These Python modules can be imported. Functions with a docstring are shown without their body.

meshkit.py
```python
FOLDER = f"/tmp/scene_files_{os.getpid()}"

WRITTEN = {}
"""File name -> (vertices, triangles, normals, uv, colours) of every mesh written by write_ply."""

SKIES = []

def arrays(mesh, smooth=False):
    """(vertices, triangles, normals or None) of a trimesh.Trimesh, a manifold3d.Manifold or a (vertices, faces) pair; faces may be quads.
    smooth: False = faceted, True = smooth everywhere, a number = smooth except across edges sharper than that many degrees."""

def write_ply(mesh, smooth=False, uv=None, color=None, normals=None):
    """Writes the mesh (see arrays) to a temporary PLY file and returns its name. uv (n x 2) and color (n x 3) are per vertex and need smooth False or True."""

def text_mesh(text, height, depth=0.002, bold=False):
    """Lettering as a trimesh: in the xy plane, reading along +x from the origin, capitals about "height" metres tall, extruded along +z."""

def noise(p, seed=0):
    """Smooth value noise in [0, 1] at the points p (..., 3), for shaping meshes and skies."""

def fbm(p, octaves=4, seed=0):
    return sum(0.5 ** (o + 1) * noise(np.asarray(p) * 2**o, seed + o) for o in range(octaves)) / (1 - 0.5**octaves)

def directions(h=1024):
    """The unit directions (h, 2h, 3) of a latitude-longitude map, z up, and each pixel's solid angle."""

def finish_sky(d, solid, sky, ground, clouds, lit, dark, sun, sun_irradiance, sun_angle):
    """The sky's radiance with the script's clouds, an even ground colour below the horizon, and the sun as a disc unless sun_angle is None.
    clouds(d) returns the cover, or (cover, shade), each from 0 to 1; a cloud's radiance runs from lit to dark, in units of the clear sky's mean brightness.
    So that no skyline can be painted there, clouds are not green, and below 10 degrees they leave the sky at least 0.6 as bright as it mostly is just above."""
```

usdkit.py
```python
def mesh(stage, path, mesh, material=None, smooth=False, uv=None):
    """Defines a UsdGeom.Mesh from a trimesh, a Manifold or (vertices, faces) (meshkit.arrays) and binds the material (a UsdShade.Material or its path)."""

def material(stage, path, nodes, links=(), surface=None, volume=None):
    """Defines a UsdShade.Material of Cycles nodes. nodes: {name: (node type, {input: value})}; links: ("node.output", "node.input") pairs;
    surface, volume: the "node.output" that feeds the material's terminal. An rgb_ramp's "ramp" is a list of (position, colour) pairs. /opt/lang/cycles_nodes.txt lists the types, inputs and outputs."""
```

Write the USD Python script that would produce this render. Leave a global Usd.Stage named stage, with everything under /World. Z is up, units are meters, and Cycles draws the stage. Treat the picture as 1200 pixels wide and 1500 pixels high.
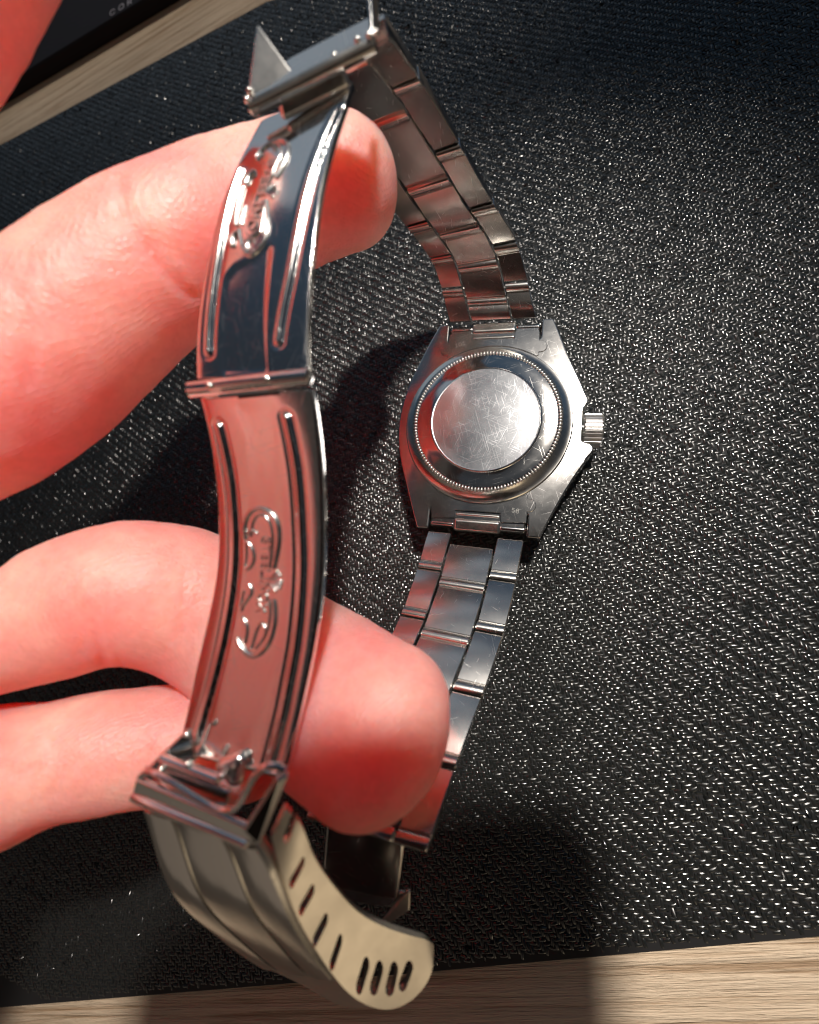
import math, random
import numpy as np, trimesh, manifold3d, usdkit, meshkit
from shapely.geometry import Polygon, Point, LineString, box
from shapely import affinity
from shapely.ops import unary_union
from scipy.interpolate import CubicSpline, PchipInterpolator
from pxr import Usd, UsdGeom, UsdLux, UsdShade, Gf, Sdf, Vt

random.seed(7)
RNG = np.random.default_rng(7)
stage = Usd.Stage.CreateInMemory()
UsdGeom.SetStageUpAxis(stage, UsdGeom.Tokens.z)
UsdGeom.SetStageMetersPerUnit(stage, 1.0)
UsdGeom.Xform.Define(stage, '/World')
UsdGeom.Scope.Define(stage, '/World/Looks')
MM = 0.001

# ------------------------------------------------------------------ camera
# all design coordinates are millimetres: the watch case is centred on the origin, the mat top is z = 0
EYE = np.array([9.7261826, -32.72138032, 94.72795457])
ROT = np.array([[0.9592865832, 0.1115595365, -0.2594681503],
                [0.0703007812, -0.9840849694, -0.1632010205],
                [-0.2735453370, 0.1383157356, -0.9518622305]])   # rows: right, down, forward
FPX = 600.0
cam = UsdGeom.Camera.Define(stage, '/World/camera')
M4 = np.eye(4)
M4[0, :3], M4[1, :3], M4[2, :3], M4[3, :3] = ROT[0], -ROT[1], -ROT[2], EYE * MM
cam.AddTransformOp().Set(Gf.Matrix4d(*M4.ravel().tolist()))
cam.CreateFocalLengthAttr(6.0)
cam.CreateHorizontalApertureAttr(12.0)
cam.CreateVerticalApertureAttr(15.0)
cam.CreateFStopAttr(5.4)
cam.CreateFocusDistanceAttr(0.08)
cam.CreateClippingRangeAttr(Gf.Vec2f(0.003, 50))
cam.CreateExposureAttr(0.0)


def at(u, v, d):
    """a point seen at (u, v) in the 1200 x 1500 photograph, d millimetres in front of the lens"""
    return EYE + ROT.T @ (np.array([(u - 600) / FPX, (v - 750) / FPX, 1.0]) * d)


def on(u, v, z):
    r = ROT.T @ np.array([(u - 600) / FPX, (v - 750) / FPX, 1.0])
    return EYE + r * (z - EYE[2]) / r[2]


def pix(X):
    c = (np.asarray(X) - EYE) @ ROT.T
    return np.stack([600 + FPX * c[..., 0] / c[..., 2], 750 + FPX * c[..., 1] / c[..., 2]], -1)


# ------------------------------------------------------------------ light: unseen lamp overhead, lights out of view, added fill, a dim room
KEY_POS = np.array([60.0, 125.0, 300.0])
KEY_AIM = np.array([-2.0, -65.0, 0.0])
key = UsdLux.SphereLight.Define(stage, '/World/desk_lamp_light')  # out of view overhead, aimed to light the watch, hand and mat centre
key.CreateRadiusAttr(0.011)
key.CreateNormalizeAttr(True)
key.CreateIntensityAttr(2.5)
key.CreateColorAttr(Gf.Vec3f(1.0, 0.92, 0.83))


def look(pos, aim):
    z = np.asarray(pos, float) - np.asarray(aim, float)
    z /= np.linalg.norm(z)
    x = np.cross([0.02, 1, 0.01], z)
    x /= np.linalg.norm(x)
    y = np.cross(z, x)
    m = np.eye(4)
    m[0, :3], m[1, :3], m[2, :3], m[3, :3] = x, y, z, np.asarray(pos) * MM
    return Gf.Matrix4d(*m.ravel().tolist())


key.AddTransformOp().Set(look(KEY_POS, KEY_AIM))
shp = UsdLux.ShapingAPI.Apply(key.GetPrim())
shp.CreateShapingConeAngleAttr(27.5)
shp.CreateShapingConeSoftnessAttr(1.0)


def rect_light(name, pos, aim, w, h, power, color):
    r = UsdLux.RectLight.Define(stage, '/World/' + name)
    r.CreateWidthAttr(w * MM)
    r.CreateHeightAttr(h * MM)
    r.CreateIntensityAttr(power)
    r.CreateColorAttr(Gf.Vec3f(*color))
    r.AddTransformOp().Set(look(pos, aim))
    return r


rect_light('window_light', (-500, 900, 500), (0, 0, 30), 760, 800, 0.26, (0.86, 0.94, 1.0))  # out of view, placed to reflect in the upper blade and bracket
spot = UsdLux.SphereLight.Define(stage, '/World/far_lamp_light')  # added fill spot that brightens only the far wood strip and black case
spot.CreateRadiusAttr(0.03)
spot.CreateNormalizeAttr(True)
spot.CreateIntensityAttr(4.0)
spot.CreateColorAttr(Gf.Vec3f(1.0, 0.9, 0.78))
spot.AddTransformOp().Set(look((260, 620, 420), (-180, 165, 0)))
sps = UsdLux.ShapingAPI.Apply(spot.GetPrim())
sps.CreateShapingConeAngleAttr(15.0)
sps.CreateShapingConeSoftnessAttr(0.9)
rect_light('room_lamp_light', (420, -700, 110), (0, -60, 40), 420, 260, 0.9, (1.0, 0.78, 0.5))  # out of view, placed to give the perforated wall a warm reflection

dome = UsdLux.DomeLight.Define(stage, '/World/sky')
dome.CreateIntensityAttr(1.0)  # unseen room, tinted warm and blue by direction for the steel reflections
dm = usdkit.material(stage, '/World/Looks/room_dark', {
    'g': ('texture_coordinate', {}), 'x': ('separate_xyz', {}),
    'm': ('math', {'math_type': 'multiply_add', 'value2': 0.5, 'value3': 0.5}),
    'c': ('rgb_ramp', {'ramp': [(0.0, (0.19, 0.15, 0.115)), (0.38, (0.034, 0.032, 0.032)), (0.62, (0.026, 0.036, 0.050)), (0.8, (0.036, 0.070, 0.115)), (1.0, (0.03, 0.058, 0.10))]}),
    'bg': ('background_shader', {'strength': 1.0})},
    [('g.generated', 'x.vector'), ('x.y', 'm.value1'), ('m.value', 'c.fac'), ('c.color', 'bg.color')], surface='bg.background')
UsdShade.MaterialBindingAPI.Apply(dome.GetPrim()).Bind(dm)

# ------------------------------------------------------------------ materials
LK = '/World/Looks/'


def steel(name, base, rough, streak=None, sdir=None, scratch=0.0, blotch=0.1, bumpd=0.00001, bumps=0.3, thr_up=0.0, rs_amt=0.12):
    """metal with a grain (streak = scale per axis), blotchy gloss and fine scratches"""
    n = {'geo': ('texture_coordinate', {}),
         'map': ('mapping', {'scale': tuple(streak or (300, 300, 300)), 'rotation': tuple(sdir or (0, 0, 0))}),
         'nz': ('noise_texture', {'scale': 1.0, 'detail': 3.0, 'roughness': 0.6}),
         'bl': ('noise_texture', {'scale': 260.0, 'detail': 4.0, 'roughness': 0.65}),
         'rr': ('math', {'math_type': 'multiply_add', 'value2': blotch * 2, 'value3': max(0.02, rough - blotch)}),
         'bp': ('bump', {'strength': bumps, 'distance': bumpd}),
         'p': ('principled_bsdf', {'metallic': 1.0, 'base_color': base})}
    l = [('geo.object', 'map.vector'), ('map.vector', 'nz.vector'), ('geo.object', 'bl.vector'), ('bl.fac', 'rr.value1'),
         ('rr.value', 'p.roughness'), ('bp.normal', 'p.normal')]
    if scratch > 0:
        prev = None
        for k, (ang, sc, thr) in enumerate(((0.35, 9200, .70), (1.9, 11500, .71), (2.75, 8200, .71), (1.15, 12500, .70), (0.05, 10000, .72))):
            n[f'm{k}'] = ('mapping', {'mapping_type': 'texture', 'rotation': (0, 0, ang), 'scale': (1 / sc, 1 / (130 + 40 * k), 1 / 300), 'location': (k * .0031, k * .0017, 0)})
            n[f'v{k}'] = ('noise_texture', {'scale': 1.0, 'detail': 1.0})
            n[f't{k}'] = ('math', {'math_type': 'greater_than', 'value2': thr + thr_up})
            l += [('geo.object', f'm{k}.vector'), (f'm{k}.vector', f'v{k}.vector'), (f'v{k}.fac', f't{k}.value1')]
            if prev:
                n[f'a{k}'] = ('math', {'math_type': 'maximum'})
                l += [(prev, f'a{k}.value1'), (f't{k}.value', f'a{k}.value2')]
                prev = f'a{k}.value'
            else:
                prev = f't{k}.value'
        n['hs'] = ('math', {'math_type': 'multiply_add', 'value2': -scratch})
        l += [(prev, 'hs.value1'), ('nz.fac', 'hs.value3'), ('hs.value', 'bp.height')]
        n['rs'] = ('math', {'math_type': 'multiply_add', 'value2': rs_amt})
        l[:] = [x for x in l if x != ('rr.value', 'p.roughness')]
        l += [(prev, 'rs.value1'), ('rr.value', 'rs.value3'), ('rs.value', 'p.roughness')]
    else:
        l.append(('nz.fac', 'bp.height'))
    return usdkit.material(stage, LK + name, n, l, surface='p.BSDF')


STEEL = (0.66, 0.64, 0.61)
m_link = steel('brushed_steel_links', STEEL, 0.19, (2600, 120, 500), None, 0.25, 0.03, 6e-6, 0.35, 0.07)
m_bar = steel('rolled_steel', (0.7, 0.68, 0.64), 0.2, (1500, 300, 900), None, 0, 0.06, 5e-6, 0.25)
m_case = steel('satin_case_steel', (0.52, 0.51, 0.495), 0.14, (900, 900, 500), None, 0.35, 0.035, 4e-6, 0.3, 0.03, 0.07)
m_pol = steel('polished_steel', (0.68, 0.67, 0.65), 0.1, (500, 500, 500), None, 0.3, 0.04, 2e-6, 0.15, 0.05)
m_disc = steel('scratched_steel_disc', (0.5, 0.51, 0.53), 0.17, (1100, 900, 500), None, 0.5, 0.03, 4e-6, 0.3, 0.005, 0.045)
m_blade = steel('polished_clasp_steel', (0.72, 0.7, 0.68), 0.11, (1200, 260, 500), None, 0.25, 0.04, 2e-6, 0.15, 0.03)
m_ridge = steel('stamped_rib_steel', (0.7, 0.69, 0.67), 0.2, (3000, 2500, 2500), None, 0, 0.08, 1.2e-5, 0.5)
m_wall = steel('satin_clasp_wall', (0.86, 0.80, 0.70), 0.34, (900, 700, 600), None, 0, 0.08, 1e-5, 0.2)

m_fine = steel('satin_bright_steel', (0.76, 0.75, 0.74), 0.33, (900, 700, 600), None, 0, 0.06, 6e-6, 0.2)

m_dark = usdkit.material(stage, LK + 'dark_void', {'p': ('principled_bsdf', {'base_color': (0.012, 0.011, 0.012), 'roughness': 0.6})}, surface='p.BSDF')

m_thread = usdkit.material(stage, LK + 'black_nylon_thread', {
    'g': ('texture_coordinate', {}), 'o': ('object_info', {}),
    'm': ('mapping', {'scale': (700, 5200, 3000)}),
    'n': ('noise_texture', {'scale': 1.0, 'detail': 2.0}),
    'b': ('bump', {'strength': 0.7, 'distance': 5e-5}),
    'r': ('math', {'math_type': 'multiply_add', 'value2': 0.2, 'value3': 0.14}),
    'p': ('principled_bsdf', {'base_color': (0.010, 0.0112, 0.011), 'specular_ior_level': 0.85, 'ior': 1.5})},
    [('g.object', 'm.vector'), ('m.vector', 'n.vector'), ('n.fac', 'b.height'), ('b.normal', 'p.normal'),
     ('o.random', 'r.value1'), ('r.value', 'p.roughness')], surface='p.BSDF')
m_matbase = usdkit.material(stage, LK + 'black_mat_base', {'p': ('principled_bsdf', {'base_color': (0.006, 0.006, 0.007), 'roughness': 0.7})}, surface='p.BSDF')

WANG = math.radians(20)
m_wood = usdkit.material(stage, LK + 'grooved_oak', {
    'g': ('texture_coordinate', {}),
    'm': ('mapping', {'mapping_type': 'texture', 'rotation': (0, 0, WANG)}),
    'ms': ('mapping', {'scale': (22, 900, 200)}),
    'n': ('noise_texture', {'scale': 1.0, 'detail': 5.0, 'roughness': 0.65, 'distortion': 0.4}),
    'mf': ('mapping', {'scale': (190, 2600, 900)}),
    'nf': ('noise_texture', {'scale': 1.0, 'detail': 3.0, 'roughness': 0.6}),
    'mb': ('mapping', {'scale': (9, 90, 30)}),
    'nb': ('noise_texture', {'scale': 1.0, 'detail': 3.0}),
    'c': ('rgb_ramp', {'ramp': [(0.0, (0.2, 0.12, 0.075)), (0.36, (0.46, 0.32, 0.2)), (0.48, (0.72, 0.57, 0.41)), (1.0, (0.82, 0.69, 0.53))]}),
    'cb': ('rgb_ramp', {'ramp': [(0.2, (0.72, 0.7, 0.68)), (0.8, (1, 1, 1))]}),
    'mx': ('mix_color', {'blend_type': 'multiply', 'fac': 1.0}),
    'h': ('math', {'math_type': 'multiply_add', 'value2': 0.45}),
    'b': ('bump', {'strength': 1.0, 'distance': 0.0008}),
    'p': ('principled_bsdf', {'roughness': 0.55, 'specular_ior_level': 0.35})},
    [('g.object', 'm.vector'), ('m.vector', 'ms.vector'), ('m.vector', 'mf.vector'), ('m.vector', 'mb.vector'),
     ('ms.vector', 'n.vector'), ('mf.vector', 'nf.vector'), ('mb.vector', 'nb.vector'), ('n.fac', 'c.fac'), ('nb.fac', 'cb.fac'),
     ('c.color', 'mx.a'), ('cb.color', 'mx.b'), ('mx.result', 'p.base_color'), ('nf.fac', 'h.value1'), ('n.fac', 'h.value3'),
     ('h.value', 'b.height'), ('b.normal', 'p.normal')], surface='p.BSDF')

m_case_black = usdkit.material(stage, LK + 'black_leatherette', {
    'g': ('texture_coordinate', {}), 'v': ('voronoi_texture', {'scale': 900.0}), 'b': ('bump', {'strength': 0.4, 'distance': 1e-4}),
    'p': ('principled_bsdf', {'base_color': (0.010, 0.008, 0.010), 'roughness': 0.7, 'specular_ior_level': 0.15})},
    [('g.object', 'v.vector'), ('v.distance', 'b.height'), ('b.normal', 'p.normal')], surface='p.BSDF')
m_print = usdkit.material(stage, LK + 'grey_print', {'p': ('principled_bsdf', {'base_color': (0.32, 0.30, 0.33), 'roughness': 0.5})}, surface='p.BSDF')

m_skin = usdkit.material(stage, LK + 'skin', {
    'g': ('texture_coordinate', {}),
    'n1': ('noise_texture', {'scale': 55.0, 'detail': 3.0, 'roughness': 0.55}),
    'c': ('rgb_ramp', {'ramp': [(0.3, (0.88, 0.205, 0.195)), (0.52, (0.92, 0.285, 0.25)), (0.72, (0.93, 0.40, 0.335))]}),
    'n2': ('noise_texture', {'scale': 900.0, 'detail': 4.0, 'roughness': 0.6}),
    'c2': ('rgb_ramp', {'ramp': [(0.25, (0.86, 0.8, 0.8)), (0.65, (1, 1, 1))]}),
    'mx': ('mix_color', {'blend_type': 'multiply', 'fac': 0.7}),
    'mw': ('mapping', {'rotation': (0.4, 0.7, 0.3)}),
    'w': ('wave_texture', {'scale': 800.0, 'distortion': 9.0, 'detail': 2.0, 'detail_scale': 0.25, 'profile': 'sine'}),
    'v': ('voronoi_texture', {'scale': 1500.0, 'feature': 'distance_to_edge'}),
    'h': ('math', {'math_type': 'multiply_add', 'value2': 0.22}),
    'b': ('bump', {'strength': 0.7, 'distance': 1.7e-4}),
    'r': ('math', {'math_type': 'multiply_add', 'value2': 0.25, 'value3': 0.36}),
    'p': ('principled_bsdf', {'subsurface_weight': 0.85, 'subsurface_scale': 0.0042, 'subsurface_radius': (1.0, 0.22, 0.13), 'specular_ior_level': 0.42})},
    [('g.object', 'n1.vector'), ('n1.fac', 'c.fac'), ('g.object', 'n2.vector'), ('n2.fac', 'c2.fac'), ('c.color', 'mx.a'), ('c2.color', 'mx.b'),
     ('mx.result', 'p.base_color'), ('g.object', 'mw.vector'), ('mw.vector', 'w.vector'), ('g.object', 'v.vector'), ('w.fac', 'h.value1'), ('v.distance', 'h.value3'),
     ('h.value', 'b.height'), ('b.normal', 'p.normal'), ('n2.fac', 'r.value1'), ('r.value', 'p.roughness')], surface='p.BSDF')

# ------------------------------------------------------------------ scene helpers
_used = {}


def path_for(name, parent='/World'):
    parent = str(parent)
    k = (parent, name)
    n = _used.get(k, 0)
    _used[k] = n + 1
    return f'{parent}/{name}' + (f'_{n:03d}' if n else '')


def put(name, mesh, mat, parent='/World', smooth=False, **data):
    if isinstance(mesh, list):
        mesh = trimesh.util.concatenate([to_tm(m) for m in mesh])
    mesh = to_tm(mesh).copy()
    mesh.vertices = mesh.vertices * MM
    m = usdkit.mesh(stage, path_for(name, parent), mesh, mat, smooth=smooth)
    for k, v in data.items():
        m.GetPrim().SetCustomDataByKey(k, v)
    return str(m.GetPath())


def thing(name, label, category, group=None):
    p = path_for(name)
    x = UsdGeom.Xform.Define(stage, p)
    x.GetPrim().SetCustomDataByKey('label', label)
    x.GetPrim().SetCustomDataByKey('category', category)
    if group:
        x.GetPrim().SetCustomDataByKey('group', group)
    return p


def to_tm(m):
    if isinstance(m, trimesh.Trimesh):
        return m
    if hasattr(m, 'to_mesh'):
        q = m.to_mesh()
        return trimesh.Trimesh(np.array(q.vert_properties)[:, :3], np.array(q.tri_verts), process=False)
    v, f = np.asarray(m[0], float), np.asarray(m[1], int)
    if f.shape[1] == 4:
        f = np.vstack([f[:, [0, 1, 2]], f[:, [0, 2, 3]]])
    return trimesh.Trimesh(v, f, process=False)


def to_man(m):
    m = to_tm(m).copy()
    m.merge_vertices()
    if m.volume < 0:
        m.invert()
    return manifold3d.Manifold(manifold3d.Mesh(np.asarray(m.vertices, np.float32), np.asarray(m.faces, np.uint32)))


def unit(v):
    v = np.asarray(v, float)
    return v / np.linalg.norm(v)


def offset_poly(p, c):
    """every corner of a closed anticlockwise outline moved inwards by c"""
    a, b = np.roll(p, 1, 0), np.roll(p, -1, 0)
    e1, e2 = p - a, b - p
    e1 /= np.linalg.norm(e1, axis=1)[:, None] + 1e-12
    e2 /= np.linalg.norm(e2, axis=1)[:, None] + 1e-12
    n1, n2 = np.stack([-e1[:, 1], e1[:, 0]], 1), np.stack([-e2[:, 1], e2[:, 0]], 1)
    n = n1 + n2
    L = np.linalg.norm(n, axis=1)[:, None]
    n = n / np.maximum(L, 1e-6)
    k = 1 / np.maximum(np.sum(n * n1, 1), 0.5)
    return p + n * (c * k)[:, None]


def bevel_prism(poly, z0, z1, c=0.15, steps=1):
    """a 2-D outline between z0 and z1 with chamfered rims; returns a trimesh in (x, y, z)"""
    p = np.asarray(poly, float)
    if Polygon(p).exterior.is_ccw is False:
        p = p[::-1]
    q = offset_poly(p, c)
    n = len(p)
    ang_ = np.linspace(0, math.pi / 2, steps + 1)
    low = [(offset_poly(p, c * (1 - math.sin(a))), z0 + c * (1 - math.cos(a))) for a in ang_]
    rings = low + [(r, z0 + z1 - z) for r, z in low[::-1]]
    q, last = rings[0][0], len(rings) - 1
    V = np.vstack([np.column_stack([r, np.full(n, z)]) for r, z in rings])
    F = []
    for k in range(last):
        for i in range(n):
            j = (i + 1) % n
            a, b, cc, d = k * n + i, k * n + j, (k + 1) * n + j, (k + 1) * n + i
            F += [(a, b, cc), (a, cc, d)]
    import mapbox_earcut
    t = mapbox_earcut.triangulate_float64(q, np.array([n], np.uint32)).reshape(-1, 3)
    area = np.cross(q[t[:, 1]] - q[t[:, 0]], q[t[:, 2]] - q[t[:, 0]])
    t = np.where((area < 0)[:, None], t[:, ::-1], t)
    F += [tuple(x[::-1]) for x in t] + [tuple(x + last * n) for x in t]
    return trimesh.Trimesh(V, np.array(F), process=False)


def tube(pts, r, sides=10, closed=False, taper=True):
    """a round bar through points; r may be a list"""
    P = np.asarray(pts, float)
    n = len(P)
    r = np.broadcast_to(np.asarray(r, float), (n,)).copy()
    T = np.gradient(P, axis=0)
    T /= np.linalg.norm(T, axis=1)[:, None]
    a = np.cross(T[0], [0.3, 0.2, 1])
    a = unit(a)
    V = []
    for i in range(n):
        a = unit(a - T[i] * (a @ T[i]))
        b = np.cross(T[i], a)
        th = np.linspace(0, 2 * np.pi, sides, endpoint=False)
        V.append(P[i] + r[i] * (np.cos(th)[:, None] * a + np.sin(th)[:, None] * b))
    V = np.vstack(V + [P[:1] - T[:1] * r[0] * .6, P[-1:] + T[-1:] * r[-1] * .6])
    F = []
    for i in range(n - 1):
        for k in range(sides):
            k2 = (k + 1) % sides
            A, B, C, D = i * sides + k, i * sides + k2, (i + 1) * sides + k2, (i + 1) * sides + k
            F += [(A, B, C), (A, C, D)]
    for k in range(sides):
        k2 = (k + 1) % sides
        F += [(n * sides, k2, k), (n * sides + 1, (n - 1) * sides + k, (n - 1) * sides + k2)]
    return trimesh.Trimesh(V, np.array(F), process=False)


def spline(pts, n=40):
    P = np.asarray(pts, float)
    s = np.r_[0, np.cumsum(np.linalg.norm(np.diff(P, axis=0), axis=1))]
    return CubicSpline(s, P)(np.linspace(0, s[-1], n))


def ball_hull(points, r):
    """the hull of small balls: a slab or bar with rounded edges"""
    s = trimesh.creation.icosphere(2, r)
    v = np.vstack([s.vertices + p for p in points])
    return trimesh.convex.convex_hull(v)


def lathe(profile, n=160):
    p = np.asarray(profile, float)
    th = np.linspace(0, 2 * np.pi, n, endpoint=False)
    V = np.concatenate([np.column_stack([r * np.cos(th), r * np.sin(th), np.full(n, z)]) for r, z in p])
    F = []
    for i in range(len(p) - 1):
        k = np.arange(n)
        k2 = (k + 1) % n
        a, b, c, d = i * n + k, i * n + k2, (i + 1) * n + k2, (i + 1) * n + k
        F.append(np.column_stack([a, b, c]))
        F.append(np.column_stack([a, c, d]))
    return trimesh.Trimesh(V, np.vstack(F), process=False)


# ------------------------------------------------------------------ setting: wooden table and black woven mat
ca, sa = math.cos(WANG), math.sin(WANG)


def tz(x, y):
    return np.stack([x, y], -1)


table = bevel_prism([(-620, -700), (700, -700), (700, 620), (-620, 620)], -26.0, -2.0, 1.0)
put('table', table, m_wood, kind='structure')

mat_outline = [on(-160, 1492, 0)[:2], on(600, 1430, 0)[:2], on(1420, 1357, 0)[:2], on(1420, -300, 0)[:2], on(390, 0, 0)[:2], on(0, 210, 0)[:2], on(-150, 290, 0)[:2]]
mat_outline = [tuple(q) for q in mat_outline]
MAT = Polygon(mat_outline)
mat_thing = thing('woven_mat', 'large black woven nylon mat lying on the wooden table under the watch', 'mat')
put('backing', bevel_prism(mat_outline, -1.99, -0.27, 0.3), m_matbase, mat_thing)


def pillow(L, W, H, nx=7, ny=5):
    u = np.linspace(-1, 1, nx)
    v = np.linspace(-1, 1, ny)
    U, Vv = np.meshgrid(u, v, indexing='ij')
    z = H * np.sqrt(np.clip(1 - np.abs(U) ** 2.4, 0, 1)) * np.sqrt(np.clip(1 - Vv ** 2, 0, 1))
    x = U * L / 2
    y = Vv * W / 2 * (1 - 0.25 * np.abs(U) ** 3)
    P = np.stack([x, y, z], -1).reshape(-1, 3)
    F = [(i * ny + j, (i + 1) * ny + j, (i + 1) * ny + j + 1, i * ny + j + 1) for i in range(nx - 1) for j in range(ny - 1)]
    return to_tm((P, np.array(F)))


CELL = 0.68
WV = math.radians(17.5)
ex, ey = np.array([math.cos(WV), math.sin(WV)]), np.array([-math.sin(WV), math.cos(WV)])
span = int(330 / CELL)
I, J = np.meshgrid(np.arange(-span, span), np.arange(-span, span), indexing='ij')
k4 = (I + J) % 4
weft = (k4 == 0)
warp = (k4 == 2)
pos, ang = [], []
I1, J1 = I[weft], J[weft]
pw = (I1 + 1.0)[:, None] * CELL * ex + (J1 + 0.5)[:, None] * CELL * ey
I2, J2 = I[warp], J[warp]
pp = (I2 + 0.5)[:, None] * CELL * ex + (J2 + 1.0)[:, None] * CELL * ey
XY = np.vstack([pw, pp])
AN = np.r_[np.zeros(len(pw)), np.full(len(pp), math.pi / 2)]
keep = (XY[:, 0] > -265) & (XY[:, 0] < 92) & (XY[:, 1] > -150) & (XY[:, 1] < 200)
XY, AN = XY[keep], AN[keep]
import shapely
inm = shapely.contains_xy(MAT.buffer(-1.35), XY[:, 0], XY[:, 1])
XY, AN = XY[inm], AN[inm]
# leave out threads far outside the picture
pxy = pix(np.column_stack([XY, np.zeros(len(XY))]))
vis = (pxy[:, 0] > -160) & (pxy[:, 0] < 1360) & (pxy[:, 1] > -160) & (pxy[:, 1] < 1660)
XY, AN = XY[vis], AN[vis]
nthr = len(XY)
wob = meshkit.noise(np.column_stack([XY * 0.05, np.zeros(nthr)]), 5) - 0.5
XY = XY + np.column_stack([wob, -wob]) * 0.35 + RNG.normal(0, 0.05, (nthr, 2))
inst = UsdGeom.PointInstancer.Define(stage, mat_thing + '/weave_threads')
inst.GetPrim().SetCustomDataByKey('kind', 'stuff')
proto = put('thread_float', pillow(1.46, 0.62, 0.14), m_thread, mat_thing + '/weave_threads', smooth=True)
inst.CreatePrototypesRel().AddTarget(proto)
inst.CreateProtoIndicesAttr(Vt.IntArray.FromNumpy(np.zeros(nthr, np.int32)))
Zt = np.full(nthr, -0.15) + RNG.normal(0, 0.025, nthr)
inst.CreatePositionsAttr(Vt.Vec3fArray.FromNumpy((np.column_stack([XY, Zt]) * MM).astype(np.float32)))
yaw = AN + WV + RNG.normal(0, 0.11, nthr)
tx, ty = RNG.normal(0, 0.09, nthr), RNG.normal(0, 0.09, nthr)
odd = RNG.random(nthr) < 0.09
tx[odd] += RNG.normal(0, 0.3, odd.sum())
ty[odd] += RNG.normal(0, 0.3, odd.sum())
q = np.zeros((nthr, 4))
for i, (w_, a_, b_) in enumerate(zip(yaw, tx, ty)):
    cy, sy, cx, sx, cz, sz = math.cos(b_ / 2), math.sin(b_ / 2), math.cos(a_ / 2), math.sin(a_ / 2), math.cos(w_ / 2), math.sin(w_ / 2)
    q[i] = (cz * cy * cx + sz * sy * sx, cz * cy * sx - sz * sy * cx, sz * cy * sx + cz * sy * cx, sz * cy * cx - cz * sy * sx)
inst.CreateOrientationsAttr(Vt.QuathArray([Gf.Quath(float(a), float(b), float(c), float(d)) for a, b, c, d in q]))
sc = RNG.uniform(0.82, 1.12, (nthr, 3))
inst.CreateScalesAttr(Vt.Vec3fArray.FromNumpy(sc.astype(np.float32)))

# black case at the far side of the table, with printed letters
bc = thing('black_case', 'flat black case with pale printed letters beyond the wooden strip', 'case')
e0, e1 = on(20, 147, -2.0)[:2], on(267, 0, -2.0)[:2]
edir = unit(e1 - e0)
enrm = np.array([-edir[1], edir[0]])
outl = [e0 - edir * 70, e1 + edir * 40, e1 + edir * 40 + enrm * 110, e0 - edir * 70 + enrm * 110]
put('lid', bevel_prism(outl, -1.995, 3.0, 0.6), m_case_black, bc)
t0, t1 = on(161, 24, 3.0)[:2], on(196, 3, 3.0)[:2]
td = unit(t1 - t0)
for k, ch in enumerate('COR'):
    g = meshkit.text_mesh(ch, 3.0, 0.06)
    g.apply_translation((-g.bounds[0, 0], 0, 0))
    c, s = td
    g.apply_transform(np.array([[c, -s, 0, 0], [s, c, 0, 0], [0, 0, 1, 0], [0, 0, 0, 1.0]]))
    b = t0 + td * (k * 4.4)
    g.apply_translation((b[0], b[1], 3.0))
    put('printed_letter', g, m_print, bc)

# ------------------------------------------------------------------ the watch
W = thing('wristwatch', 'steel diving watch lying face down with its bracelet clasp unfolded', 'watch')

# case: outline seen from the back, crown guards at +x
def flow(pts, n=16):
    return [tuple(q) for q in spline(pts, n)]


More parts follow.
